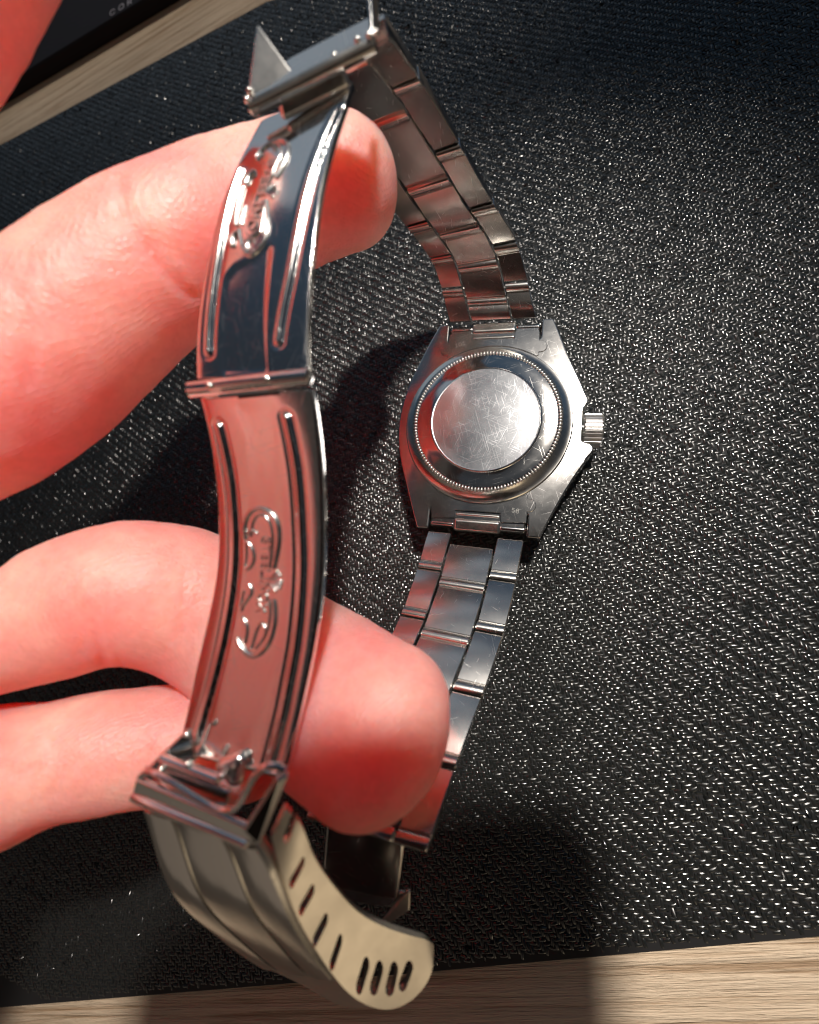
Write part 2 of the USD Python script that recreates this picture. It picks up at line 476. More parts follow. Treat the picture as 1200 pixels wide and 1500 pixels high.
right = flow([(12.45, 23.8), (14.3, 19.4), (16.3, 14.4), (18.3, 10.0), (19.6, 6.9)]) + flow([(20.0, 6.0), (20.35, 5.0), (20.15, 4.2), (19.6, 3.7)], 7) + [(19.5, 3.5), (19.5, -3.5)] + flow([(20.2, -3.8), (21.3, -4.2), (21.75, -5.0), (21.3, -6.2), (20.3, -8.0)], 9) + flow([(19.9, -8.6), (18.4, -11.2), (16.7, -14.6), (14.7, -19.0), (12.7, -23.8)])
left = flow([(-12.7, -23.6), (-14.9, -18.0), (-17.0, -12.2), (-18.7, -7.0), (-19.4, -3.0), (-19.6, 0), (-19.4, 3.0), (-18.7, 7.2), (-17.0, 12.6), (-14.8, 18.4), (-12.45, 23.6)], 40)
body = right + [(10.05, -23.8), (10.05, -19.2), (-10.05, -19.2), (-10.05, -23.6)] + left + [(-10.05, 23.6), (-10.05, 19.2), (10.05, 19.2), (10.05, 23.8)]
bp_ = Polygon(body).buffer(-0.45, 4).buffer(0.9, 4).buffer(-0.45, 4)
body = np.array(bp_.exterior.coords)[:-1]
body = body[np.linalg.norm(body - np.roll(body, 1, 0), axis=1) > 0.08]
c_low = bevel_prism(body, 3.2, 10.0, 0.4, 3)
case_man = to_man(c_low) - manifold3d.Manifold.cylinder(10, 17.62, 17.62, 160).translate((0, 0, 8.9))
case = put('case', case_man, m_case, W, smooth=25)
put('bezel', lathe([(0, .55), (15, .5), (15.2, 1.2), (19.2, 1.4), (20.0, 2.0), (20.0, 3.0), (19.6, 3.4), (0, 3.4)], 180), m_pol, case, smooth=30)
put('crystal', lathe([(0, 0.0), (14.2, 0.0), (14.8, 0.4), (14.8, 1.0), (0, 1.0)], 120), m_dark, case, smooth=30)

# screw-down back: outer ring, coin edge, polished slope, scratched disc
back = put('case_back', lathe([(17.55, 9.2), (17.55, 10.25), (17.35, 10.45), (16.9, 10.5), (16.2, 10.75), (15.5, 11.35), (15.2, 11.7), (14.9, 11.75)], 220), m_bar, W, smooth=28)
coin = []
nT = 140
for k in range(nT):
    a = 2 * math.pi * k / nT
    s = trimesh.creation.icosphere(1, 1.0)
    s.apply_scale((0.5, 0.24, 0.42))
    s.apply_transform(trimesh.transformations.rotation_matrix(a, (0, 0, 1)))
    s.apply_translation((15.0 * math.cos(a), 15.0 * math.sin(a), 11.86))
    coin.append(s)
put('coin_edge', coin, m_fine, back, smooth=True)
put('polished_slope', lathe([(14.75, 11.4), (14.7, 11.9), (14.5, 12.0), (13.4, 12.05), (12.2, 12.18), (11.55, 12.3), (11.45, 12.45), (11.3, 12.55), (11.2, 12.56)], 220), m_pol, back, smooth=28)
put('disc', lathe([(11.22, 12.555), (11.0, 12.5), (9, 12.47), (5, 12.45), (1.0, 12.44), (0.001, 12.44)], 200), m_disc, back, smooth=30)

# crown
fl = []
nf = 24
for k in range(nf * 4):
    a = 2 * math.pi * k / (nf * 4)
    r = 3.45 if (k % 4) in (0, 1) else 2.95
    fl.append((r * math.cos(a), r * math.sin(a)))
cr = bevel_prism(fl, 0, 3.9, 0.35)
cr.apply_transform(trimesh.transformations.rotation_matrix(math.pi / 2, (0, 1, 0)))
cr.apply_translation((19.7, 0, 6.3))
crown = put('crown', cr, m_fine, W, smooth=20)
st = trimesh.creation.cylinder(2.3, 2.4, sections=40)
st.apply_transform(trimesh.transformations.rotation_matrix(math.pi / 2, (0, 1, 0)))
st.apply_translation((19.8, 0, 6.3))
put('crown_tube', st, m_pol, crown, smooth=30)


# end links: a thin plate with rounded ears lying along the case back
def end_link(sign, txt, tpos, tang):
    ear = unary_union([box(-9.9, 15.0, 9.9, 21.2), Point(-10.2, 17.3).buffer(1.35, 8), Point(10.2, 17.3).buffer(1.35, 8),
                       box(-10.2, 15.95, 10.2, 18.65)]).difference(Point(0, 0).buffer(17.75, 60))
    ear = ear.difference(box(-4.6, 19.3, 4.6, 23))
    ear = ear.buffer(-0.25).buffer(0.25)
    if ear.geom_type != 'Polygon':
        ear = max(ear.geoms, key=lambda g: g.area)
    o = np.array(ear.exterior.coords)[:-1]
    o = o[np.r_[True, np.linalg.norm(np.diff(o, axis=0), axis=1) > 0.05]]
    m = bevel_prism(o, 9.6, 10.16, 0.1)
    blk = [bevel_prism([(-9.85, 19.0), (9.85, 19.0), (9.85, 22.6), (-9.85, 22.6)], 4.6, 9.7, 0.4)]
    for sx in (-1, 1):       # the two rolled outer barrels
        blk.append(ball_hull([(sx * 5.2, 22.3, 9.1), (sx * 9.3, 22.3, 9.1), (sx * 5.2, 22.3, 7.6), (sx * 9.3, 22.3, 7.6)], 0.75))
    pl = trimesh.util.concatenate([m] + blk)
    ctr = trimesh.util.concatenate([ball_hull([(-4.2, 20.0, 9.45), (4.2, 20.0, 9.45)], 0.42), ball_hull([(-4.2, 21.6, 9.5), (4.2, 21.6, 9.5), (-4.2, 22.9, 9.3), (4.2, 22.9, 9.3)], 0.75)])
    if sign < 0:
        for g in (pl, ctr):
            g.apply_transform(trimesh.transformations.rotation_matrix(math.pi, (0, 0, 1)))
    el = put('end_link', pl, m_case, W, smooth=28)
    put('centre_barrel', ctr, m_bar, el, smooth=30)
    g = meshkit.text_mesh(txt, 0.95, 0.05)
    g.apply_translation((-g.bounds[:, 0].mean(), -0.45, 0))
    g.apply_transform(trimesh.transformations.rotation_matrix(tang, (0, 0, 1)))
    g.apply_translation((tpos[0], tpos[1], 10.15))
    put('stamped_number', g, m_bar, el)


end_link(1, '101', (-7.2, 18.4), 0.25)
end_link(-1, '58', (7.6, -18.6), -0.1)


# bracelet arms: frames along a curve given by centre points, depth and row slope
class Path:
    def __init__(self, ctr, W, hw, face_eye=True):
        self.n = len(ctr)
        k = np.arange(self.n)
        self.C = CubicSpline(k, np.asarray(ctr))
        self.W = CubicSpline(k, np.asarray([unit(w) for w in W]))
        self.hw = PchipInterpolator(k, hw)
        sg = 1.0
        if face_eye:
            m = self.n // 2
            sg = np.sign(np.cross(self.C(m, 1), self.W(m)) @ (EYE - self.C(m)))
        self.sg = sg

    def frame(self, t):
        T = self.C(t, 1)
        L = np.linalg.norm(T, axis=-1, keepdims=True)
        T = T / L
        Wd = self.W(t)
        Wd /= np.linalg.norm(Wd, axis=-1, keepdims=True)
        N = self.sg * np.cross(T, Wd)
        N /= np.linalg.norm(N, axis=-1, keepdims=True)
        return self.C(t), T, Wd, N, L[..., 0]

    def map(self, t, w, n):
        c, T, Wd, N, L = self.frame(np.asarray(t, float))
        return c + Wd * np.asarray(w)[..., None] + N * np.asarray(n)[..., None]


def from_px(c, slope, halfpx, d, tilt=-0.27):
    """centre, width direction and half width from a row seen in the picture"""
    C = at(c[0], c[1], d)
    du = halfpx / math.hypot(1, slope)
    R = at(c[0] + du, c[1] + slope * du, d + tilt * halfpx * d / FPX)
    return C, R - C, np.linalg.norm(R - C)


def link_piece(path, ta, tb, w0, w1, thick=2.3, inner=True):
    """one folded link between path parameters ta and tb: a flat plate that ends in a rolled bar; w0, w1 as fractions of the half width"""
    tm = 0.5 * (ta + tb)
    L = float(path.frame(tm)[4]) * (tb - ta)
    rb = min(0.85, 0.13 * L)
    prof = []
    top = 0.0
    # inner face (towards the wrist): plate, small groove, bar
    a_end = L - 2 * rb - 0.35
    pts = [(0.12, -thick), (0.12, -0.55), (0.3, -0.12)]
    pts += [(a, top - 0.26 * ((a - 0.3) / (a_end - 0.3) * 2 - 1) ** 2) for a in np.linspace(0.3, a_end, 7)]
    pts += [(a_end + 0.12, -0.45), (a_end + 0.28, -0.5)]
    cb = L - rb - 0.12
    for a in np.linspace(math.pi * 0.98, 0.0, 9):
        pts.append((cb + rb * math.cos(a), -0.42 + rb * 0.62 * math.sin(a)))
    pts += [(L - 0.12, -thick + 0.4), (L - 0.5, -thick)]
    p = np.array(pts)
    # make unique
    p = p[np.r_[True, np.linalg.norm(np.diff(p, axis=0), axis=1) > 0.02]]
    hw = float(path.hw(tm))
    m = bevel_prism(p, w0 * hw + 0.06, w1 * hw - 0.06, 0.14)
    s, n, w = m.vertices[:, 0], m.vertices[:, 1], m.vertices[:, 2]
    t = ta + s / L * (tb - ta)
    k = path.hw(t) / hw
    m.vertices = path.map(t, w * k, n)
    return m


top_rows = [((721, 470), -0.05, 66, 91.0), ((708, 418), -0.10, 66, 88.5), ((691, 367), -0.2, 67, 84.5), ((657, 316), -0.28, 69, 78.5),
            ((604, 236), -0.36, 74, 70.5), ((541, 147), -0.42, 80, 60.5), ((490, 98), -0.46, 90, 51.5)]
fr = [from_px(*r) for r in top_rows]
TOP = Path([a for a, b, c in fr], [b for a, b, c in fr], [c for a, b, c in fr])


def build_arm(path, n, stagger, skip_last_outer=False):
    for i in range(n):
        a, b = i + stagger, i + 1 + stagger
        a, b = max(a, 0.0), min(b, path.n - 1)
        lk = put('bracelet_link', link_piece(path, a, b, -0.47, 0.45), m_link, W, smooth=24)
        for w0, w1 in ((-1.0, -0.49), (0.47, 1.0)):
            put('outer_link', link_piece(path, i, i + 1, w0, w1), m_link, lk, smooth=24)
        if b < path.n - 1:
            hw = float(path.hw(b))
            tt = b + 0.02
            pts = [path.map(np.array(tt), np.array(w), np.array(-0.85)) for w in (-0.45 * hw, 0.43 * hw)]
            put('hinge_tube', tube(pts, 0.5, 12), m_bar, lk, smooth=40)


build_arm(TOP, 6, -0.35)
low_rows = [((695, 783), 0.10, 73, 83.5), ((681, 841), 0.15, 76, 78.0), ((659, 914), 0.20, 80, 71.5), ((624, 1000), 0.25, 85, 65.0),
            ((580, 1103), 0.27, 90, 58.5), ((531, 1224), 0.28, 97, 52.5)]
fr = [from_px(*r) for r in low_rows]
LOW = Path([a for a, b, c in fr], [b for a, b, c in fr], [c for a, b, c in fr])
build_arm(LOW, 5, 0.3)
# narrow centre piece that runs on into the clasp, and its hooked end plate
tp = link_piece(LOW, 4.3, 4.98, -0.47, 0.45)
jp = [at(487, 1180, 56), at(590, 1215, 54), at(578, 1310, 56), at(478, 1290, 58)]
put('clasp_tongue', ball_hull(jp, 0.5), m_link, W, smooth=30)
hk = put('hooked_end_plate', ball_hull([at(478, 1292, 59), at(598, 1308, 56), at(597, 1328, 56), at(480, 1312, 59)], 0.28), m_pol, W, smooth=30)
put('hook_lip', ball_hull([at(598, 1306, 55.6), at(597, 1330, 55.6), at(556, 1357, 56)], 0.3), m_wall, hk, smooth=30)

# ------------------------------------------------------------------ clasp blades
up_rows = [((367, 553), -0.02, 85, 46.0), ((367, 470), -0.02, 83, 46.3), ((377, 385), -0.06, 80, 46.4), ((394, 290), -0.16, 77, 46.6), ((420, 210), -0.30, 76, 46.8), ((446, 148), -0.44, 76, 47.2)]
fr = [from_px(*r) for r in up_rows]
BU = Path([a for a, b, c in fr], [b for a, b, c in fr], [c for a, b, c in fr])
lo_rows = [((370, 573), -0.02, 86, 46.0), ((388, 670), -0.02, 82, 47.2), ((394, 760), 0.02, 80, 48.0), ((391, 850), 0.08, 81, 48.2), ((374, 950), 0.16, 84, 47.6), ((350, 1058), 0.22, 84, 46.4), ((336, 1118), 0.24, 84, 45.4)]
fr = [from_px(*r) for r in lo_rows]
BL = Path([a for a, b, c in fr], [b for a, b, c in fr], [c for a, b, c in fr])


def inv(path, u, v):
    """the blade's own coordinates (t, w) of a picture point on its face"""
    ts = np.linspace(0, path.n - 1, 121)
    ws = np.linspace(-7, 7, 113)
    Tg, Wg = np.meshgrid(ts, ws, indexing='ij')
    p = pix(path.map(Tg.ravel(), Wg.ravel(), np.zeros(Tg.size)))
    k = np.argmin((p[:, 0] - u) ** 2 + (p[:, 1] - v) ** 2)
    return Tg.ravel()[k], Wg.ravel()[k]




def blade_mesh(path, ribs, panels, thick=0.75, nt=320, nw=140):
    ts = np.linspace(0, path.n - 1, nt)
    x = np.linspace(-1, 1, nw)
    Tg, Xg = np.meshgrid(ts, x, indexing='ij')
    Wg = Xg * path.hw(Tg)
    H = -0.12 * np.abs(Xg) ** 16
    sl = np.r_[0, np.cumsum(np.linalg.norm(np.diff(path.C(ts), axis=0), axis=1))]
    Sg = np.repeat(sl[:, None], nw, 1)
    for pts, depth, soft in panels:      # sunken stamped panels, outlines as picture points
        q = np.array([inv(path, *p) for p in pts])
        poly = Polygon(np.column_stack([np.interp(q[:, 0], ts, sl), q[:, 1]])).buffer(0)
        poly = poly.buffer(-0.5).buffer(0.5)
        P2 = shapely.points(np.column_stack([Sg.ravel(), Wg.ravel()]))
        sd = shapely.distance(poly.exterior, P2)
        ins = shapely.contains(poly, P2)
        sd = np.where(ins, sd, -sd).reshape(Sg.shape)
        H = H - depth / (1 + np.exp(-sd / soft))
    for pts, hgt, half in ribs:
        q = np.array([inv(path, *p) for p in pts])
        q = q[np.argsort(q[:, 0])]
        wc = np.interp(ts, q[:, 0], q[:, 1])[:, None]
        s0, s1 = np.interp(q[0, 0], ts, sl), np.interp(q[-1, 0], ts, sl)
        ds = np.maximum(np.maximum(s0 - Sg, Sg - s1), 0)
        d = np.hypot(Wg - wc, ds)
        H = H + hgt * np.clip(1 - (d / half) ** 2, 0, 1) ** 0.7 - 0.07 * np.exp(-((d - half * 1.45) / (0.5 * half)) ** 2)
    top = path.map(Tg.ravel(), Wg.ravel(), H.ravel())
    bot = path.map(Tg.ravel(), Wg.ravel(), np.full(H.size, -thick - 0.1))
    n = nt * nw
    i, j = np.meshgrid(np.arange(nt - 1), np.arange(nw - 1), indexing='ij')
    a = (i * nw + j).ravel()
    quads = np.column_stack([a, a + nw, a + nw + 1, a + 1])
    F = [quads, quads[:, ::-1] + n]
    ring = np.r_[np.arange(nw), (np.arange(1, nt) * nw + nw - 1), ((nt - 1) * nw + np.arange(nw - 2, -1, -1)), (np.arange(nt - 2, 0, -1) * nw)]
    r2 = np.roll(ring, -1)
    F.append(np.column_stack([ring, r2, r2 + n, ring + n]))
    m = to_tm((np.vstack([top, bot]), np.vstack(F)))
    m.fix_normals()
    return m


up_ribs = [([(492, 165), (470, 215), (448, 290), (425, 400), (408, 500)], 0.36, 0.5), ([(352, 250), (330, 320), (314, 410), (305, 515)], 0.34, 0.5)]
up_panel = [([(326, 545), (330, 410), (345, 390), (372, 378), (398, 352), (392, 545)], 0.12, 0.16)]
lo_ribs = [([(420, 612), (434, 690), (441, 780), (441, 860), (432, 950), (415, 1040), (395, 1118)], 0.34, 0.52),
           ([(321, 622), (337, 700), (343, 780), (340, 860), (326, 940), (308, 1010), (286, 1085)], 0.32, 0.5)]
lo_panel = [([(345, 592), (365, 640), (370, 730), (368, 745), (350, 950), (330, 1040), (300, 1100), (350, 1112), (375, 1040), (398, 940), (412, 840), (408, 720), (400, 592)], 0.06, 0.34)]
blade_u = put('clasp_blade', blade_mesh(BU, up_ribs, up_panel), m_blade, W, smooth=True, label='upper clasp blade, nearer the top hinge')
blade_l = put('clasp_blade', blade_mesh(BL, lo_ribs, lo_panel), m_blade, W, smooth=True, label='lower clasp blade, nearer the clasp cover')


def emblem(path, strokes, beads, fan, blade_path, up=1.0):
    """embossed oval emblem with a coronet, from strokes in picture points"""
    def P3(p, lift):
        t, w = inv(path, *p)
        return path.map(np.array(t), np.array(w), np.array(lift))
    band = []
    for pts, r in strokes:
        q = spline([P3(p, -0.02) for p in pts], max(8, 6 * len(pts))) if len(pts) > 2 else np.array([P3(p, -0.1) for p in pts])
        band.append(tube(q, r, 10))
    e = put('embossed_emblem', band, m_ridge, blade_path, smooth=50)
    ta, wa = inv(path, *beads[0])
    tb, wb = inv(path, *beads[-1])
    letters = meshkit.text_mesh('STEELINOX', 1.15, 0.2, True)
    v = letters.vertices
    x = (v[:, 0] - v[:, 0].min()) / np.ptp(v[:, 0])
    tt, ww = ta + (tb - ta) * x, wa + (wb - wa) * x
    sgn = np.sign(tb - ta)
    w3 = ww + (v[:, 1] - 0.57) * sgn * path.sg * up
    letters = trimesh.Trimesh(path.map(tt, w3, v[:, 2] + 0.02), letters.faces, process=False)
    letters.fix_normals()
    put('embossed_letters', letters, m_ridge, e, smooth=False)
    o = P3(fan[0], 0.05)
    cro = []
    for p in fan[1]:
        b = P3((fan[0][0] + 0.72 * (p[0] - fan[0][0]), fan[0][1] + 0.72 * (p[1] - fan[0][1])), 0.0)
        cro.append(tube([o, (o + b) / 2, b], [0.2, 0.2, 0.17], 8))
        s = trimesh.creation.icosphere(2, 0.22)
        s.apply_translation(b)
        cro.append(s)
    put('embossed_coronet', cro, m_ridge, e, smooth=40)


def zl(pts):
    return [(320 + x / 5.77, 720 + y / 5.77) for x, y in pts]


lo_strokes = [(zl([(235, 400), (235, 260), (300, 165), (390, 150), (470, 210), (510, 330), (500, 480), (470, 640)]), 0.32),
              (zl([(275, 390), (285, 280), (330, 215), (390, 205), (430, 260), (455, 350), (450, 480), (440, 600)]), 0.2),
              (zl([(235, 375), (280, 340), (330, 350)]), 0.2), (zl([(245, 420), (290, 500), (285, 600), (240, 655)]), 0.24),
              (zl([(230, 430), (235, 520), (225, 620)]), 0.18),
              (zl([(265, 790), (275, 860), (235, 940), (200, 1000)]), 0.24), (zl([(215, 830), (200, 920), (190, 1000)]), 0.17),
              (zl([(205, 1065), (240, 1115), (235, 1220), (220, 1290)]), 0.22),
              (zl([(160, 1245), (220, 1340), (290, 1385), (380, 1345), (450, 1225), (480, 1070), (470, 920)]), 0.32),
              (zl([(270, 1310), (310, 1200), (370, 1130), (395, 1150), (380, 1240), (310, 1320)]), 0.2),
              (zl([(430, 930), (435, 1050), (405, 1180)]), 0.18)]
lo_beads = zl([(395, 385), (340, 440), (375, 500), (390, 590), (345, 640), (340, 700), (340, 765), (320, 830), (330, 880), (325, 950), (375, 940), (355, 1020)])
lo_fan = (zl([(425, 760)])[0], zl([(520, 655), (555, 700), (572, 745), (572, 795), (545, 845), (495, 880)]))
emblem(BL, lo_strokes, lo_beads, lo_fan, blade_l)


def zu(pts):
    return [(320 + x / 7.14, 190 + y / 7.14) for x, y in pts]


up_strokes = [(zu([(400, 290), (500, 170), (620, 125), (715, 150), (735, 240), (690, 380), (610, 510)]), 0.3),
              (zu([(570, 200), (640, 170), (660, 230), (620, 340), (570, 480)]), 0.2),
              (zu([(400, 330), (470, 250)]), 0.3), (zu([(300, 560), (350, 480), (385, 440)]), 0.42),
              (zu([(190, 1010), (215, 800), (260, 620)]), 0.36), (zu([(250, 1000), (270, 880), (300, 800)]), 0.26),
              (zu([(150, 1230), (180, 1120), (220, 1070)]), 0.42), (zu([(220, 1060), (250, 1210), (330, 1310), (440, 1230), (500, 1100), (520, 900), (500, 750)]), 0.3),
              (zu([(310, 1250), (340, 1150), (400, 1080), (440, 1060)]), 0.3), (zu([(480, 760), (480, 920), (440, 1080)]), 0.24)]
up_beads = zu([(590, 320), (520, 390), (480, 460), (430, 520), (440, 590), (370, 690), (320, 650), (410, 800), (350, 830), (360, 960), (310, 1060), (320, 1190)])
up_fan = (zu([(500, 660)])[0], zu([(600, 560), (640, 590), (665, 630), (650, 690), (600, 720)]))
emblem(BU, up_strokes, up_beads, up_fan, blade_u)

# middle hinge: barrel with a slotted pin and pin heads
hp = [at(280, 572, 46.6), at(453, 552, 44.4)]
hg = put('middle_hinge', tube([hp[0] + (hp[1] - hp[0]) * k for k in np.linspace(0, 1, 6)], 0.95, 22), m_blade, W, smooth=50)
put('hinge_knuckle', ball_hull([at(310, 566, 45.4), at(392, 556, 44.4)], 0.55), m_blade, hg, smooth=50)
for u, v in ((433, 549), (446, 548), (308, 565), (390, 556)):
    s = trimesh.creation.icosphere(2, 0.42)
    s.apply_translation(at(u, v, 44.4 if u > 400 else 44.9))
    put('hinge_pin', s, m_bar, hg, smooth=True)
put('hinge_slot', tube([at(322, 580, 45.3), at(394, 574, 44.4)], 0.22, 8), m_dark, hg)

# top bracket: hinge barrel, sloped plate and two upright ears
b0, b1 = at(368, 158, 46.5), at(548, 66, 43.5)
br = put('top_bracket', tube([b0 + (b1 - b0) * k for k in np.linspace(0, 1, 6)], 0.85, 20), m_bar, W, smooth=50)
put('bracket_plate', ball_hull([at(372, 148, 46.2), at(546, 60, 43.2), at(545, 30, 44.2), at(428, 90, 46.0)], 0.3), m_link, br, smooth=30)
put('bracket_ear', ball_hull([at(366, 148, 46.2), at(380, 44, 45.0), at(429, 112, 45.6)], 0.3), m_bar, br, smooth=30)
put('bracket_ear', ball_hull([at(546, 58, 43.2), at(540, -30, 42.5), at(549, -30, 43.5), at(552, 40, 44.0)], 0.28), m_pol, br, smooth=30)
put('knuckle', ball_hull([at(415, 150, 46.0), at(500, 108, 44.8), at(418, 165, 46.6), at(505, 122, 45.4)], 0.6), m_bar, br, smooth=40)
for a, b in (((382, 164, 46.0), (410, 150, 45.6)), ((506, 98, 44.2), (532, 84, 43.8))):
    put('bracket_slot', ball_hull([at(*a), at(*b)], 0.25), m_dark, br, smooth=40)
for u, v, d in ((362, 146, 45.6), (366, 133, 45.4), (524, 59, 43.0), (541, 52, 42.6), (551, 48, 42.6), (491, 82, 43.8)):
    s = trimesh.creation.icosphere(2, 0.36)
    s.apply_translation(at(u, v, d))
    put('bracket_pin', s, m_bar, br, smooth=True)

# ------------------------------------------------------------------ clasp cover
RE = spline([at(*p) for p in ((372, 1228, 40.5), (400, 1268, 41.5), (427, 1330, 43.5), (460, 1390, 46), (495, 1437, 48), (530, 1466, 49.5), (575, 1474, 50.5), (612, 1452, 51), (632, 1398, 51.5))], 90)
LE = spline([at(*p) for p in ((198, 1160, 44.5), (224, 1232, 46.5), (250, 1302, 49), (310, 1362, 52.5), (385, 1415, 56), (455, 1450, 58.5), (510, 1476, 59.5), (560, 1470, 60), (600, 1440, 60))], 90)


def sheet(A, B, thick, nb=24, bulge=0.0):
    """a curved sheet between two edge curves, with thickness"""
    n = len(A)
    x = np.linspace(0, 1, nb)
    P = A[:, None] * (1 - x)[None, :, None] + B[:, None] * x[None, :, None]
    du, dv = np.gradient(P, axis=0), np.gradient(P, axis=1)
    N = np.cross(du, dv)
    N /= np.linalg.norm(N, axis=2)[..., None]
    if np.mean(np.sum(N * (EYE - P), -1)[:n // 2]) < 0:
        N = -N
    P = P + N * (bulge * (1 - (2 * x - 1) ** 4))[None, :, None]
    top, bot = P.reshape(-1, 3), (P - N * thick).reshape(-1, 3)
    i, j = np.meshgrid(np.arange(n - 1), np.arange(nb - 1), indexing='ij')
    a = (i * nb + j).ravel()
    quads = np.column_stack([a, a + nb, a + nb + 1, a + 1])
    K = n * nb
    ring = np.r_[np.arange(nb), np.arange(1, n) * nb + nb - 1, (n - 1) * nb + np.arange(nb - 2, -1, -1), np.arange(n - 2, 0, -1) * nb]
    r2 = np.roll(ring, -1)
    m = to_tm((np.vstack([top, bot]), np.vstack([quads, quads[:, ::-1] + K, np.column_stack([ring, r2, r2 + K, ring + K])])))
    m.fix_normals()
    return m, P, N


cv, CP, CN = sheet(LE, RE, 0.9, 30, 0.0)
cover = put('clasp_cover', cv, m_link, W, smooth=40)
# the cover imitates the bracelet: raised centre bar and cross joints
for k0, k1 in ((3, 52),):
    for x0, x1 in ((1, 8), (9, 20), (21, 28)):
        pts = CP[k0:k1, x0:x1 + 1] + CN[k0:k1, x0:x1 + 1] * 0.32
        n, nb = pts.shape[:2]
        g, _, _ = sheet(pts[:, 0], pts[:, -1], 0.4, 6, 0.12)
        put('cover_panel', g, m_pol, cover, smooth=40)

# side wall with the adjustment holes: unrolled in (s, h), holes cut, then wrapped back
UE = spline([at(*p) for p in ((418, 1180, 40.5), (440, 1204, 41.5), (455, 1242, 43), (490, 1296, 45.5), (530, 1336, 48), (570, 1356, 49.5), (605, 1367, 50.5), (622, 1372, 51), (632, 1380, 51.5))], 90)
DE = spline([at(*p) for p in ((398, 1222, 40.8), (410, 1272, 41.8), (432, 1333, 43.5), (463, 1388, 45.8), (497, 1436, 47.8), (531, 1464, 49.2), (575, 1472, 50.2), (611, 1451, 50.8), (632, 1396, 51.4))], 90)


def wall_xy(u, v):
    x = np.linspace(0, 1, 41)
    G = DE[:, None] * (1 - x)[None, :, None] + UE[:, None] * x[None, :, None]
    p = pix(G)
    k = np.argmin((p[..., 0] - u) ** 2 + (p[..., 1] - v) ** 2)
    a, b = np.unravel_index(k, p.shape[:2])
    return a / 89.0, x[b]


SL = np.linalg.norm(np.diff((UE + DE) / 2, axis=0), axis=1).sum()
HH = 5.0
plate = box(0, 0, SL, HH)
for u, v, lu, lv in ((425, 1209, 7, 13), (434, 1273, 8, 13), (448, 1314, 8, 13), (468, 1357, 8, 15), (490, 1389, 7, 15), (530, 1424, 5, 14), (551, 1428, 5, 13), (572, 1429, 5, 12), (594, 1424, 4, 11)):
    a0, h0 = wall_xy(u + lu * 0.8, v - lv)
    a1, h1 = wall_xy(u - lu * 0.8, v + lv)
    plate = plate.difference(LineString([(a0 * SL, h0 * HH), (a1 * SL, h1 * HH)]).buffer(0.55, 6))
pm = trimesh.creation.extrude_polygon(plate, 0.8, engine='earcut')
mm = manifold3d.Manifold(manifold3d.Mesh(np.asarray(pm.vertices, np.float32), np.asarray(pm.faces, np.uint32))) if pm.is_watertight else None
pm = to_tm(mm.refine_to_length(0.5)) if mm is not None else pm.subdivide_to_size(0.6)
fa = np.clip(pm.vertices[:, 0] / SL, 0, 1) * 89
hh = pm.vertices[:, 1] / HH
k = np.minimum(fa.astype(int), 88)
fr_ = (fa - k)[:, None]
U_, D_ = UE[k] * (1 - fr_) + UE[k + 1] * fr_, DE[k] * (1 - fr_) + DE[k + 1] * fr_
tang = unit(UE[60] - UE[20])
nw_ = np.cross((UE[k + 1] - UE[k]), U_ - D_)
nw_ /= np.linalg.norm(nw_, axis=1)[:, None] + 1e-9
nw_ *= np.sign(np.sum(nw_ * (EYE - U_), 1))[:, None]
nref = unit(nw_[:].mean(0))
nw_ = nw_ * 0.5 + nref * 0.5
pm.vertices = D_ * (1 - hh[:, None]) + U_ * hh[:, None] + nw_ * (pm.vertices[:, 2:3] - 0.4)
pm.fix_normals()
put('perforated_side_wall', pm, m_wall, cover, smooth=30)
# far wall of the channel
put('far_side_wall', sheet(LE[:60], LE[:60] + (UE[:60] - DE[:60]) * 0.8, 0.7, 6)[0], m_pol, cover, smooth=30)

# mouth of the cover: an L-shaped frame with rolled rim, and the cross bar of the lower hinge
fm = put('cover_mouth', [ball_hull([at(205, 1143, 43.6), at(362, 1210, 40.4), at(372, 1232, 40.6), at(200, 1162, 44.0)], 0.35),
                         ball_hull([at(362, 1214, 40.2), at(408, 1142, 39.6), at(418, 1136, 40.0), at(378, 1230, 40.6)], 0.35)], m_pol, W, smooth=40)
put('rolled_rim', tube(spline([at(196, 1166, 43.9), at(250, 1190, 42.6), at(320, 1218, 41.4), at(362, 1236, 40.6)], 20), 0.5, 14), m_blade, fm, smooth=50)
put('inner_rim', tube(spline([at(206, 1138, 43.4), at(300, 1176, 41.6), at(340, 1186, 40.8), at(358, 1166, 40.2), at(392, 1122, 39.6), at(418, 1128, 39.6)], 30), 0.36, 12), m_blade, fm, smooth=50)
put('cross_bar', tube([at(238, 1112, 44.4), at(320, 1142, 43.0)], 0.62, 14), m_blade, fm, smooth=50)
put('bar_shadow_plate', ball_hull([at(245, 1128, 44.6), at(335, 1160, 43.2), at(330, 1180, 43.2), at(240, 1142, 44.6)], 0.3), m_pol, fm, smooth=40)  # plain polished plate below the cross bar
put('spring_lug', ball_hull([at(330, 1120, 45.0), at(352, 1112, 45.0), at(345, 1138, 44.6)], 0.9), m_bar, fm, smooth=50)
for u, v, d in ((237, 1127, 43.6), (274, 1076, 45.0), (326, 1136, 42.8), (276, 1119, 43.4)):
    s = trimesh.creation.icosphere(2, 0.4)
    s.apply_translation(at(u, v, d))
    put('mouth_pin', s, m_bar, fm, smooth=True)
put('left_cheek', ball_hull([at(256, 1098, 45.6), at(276, 1072, 45.8), at(284, 1110, 46.2), at(206, 1140, 44.4)], 0.35), m_pol, fm, smooth=40)

# ------------------------------------------------------------------ the hand


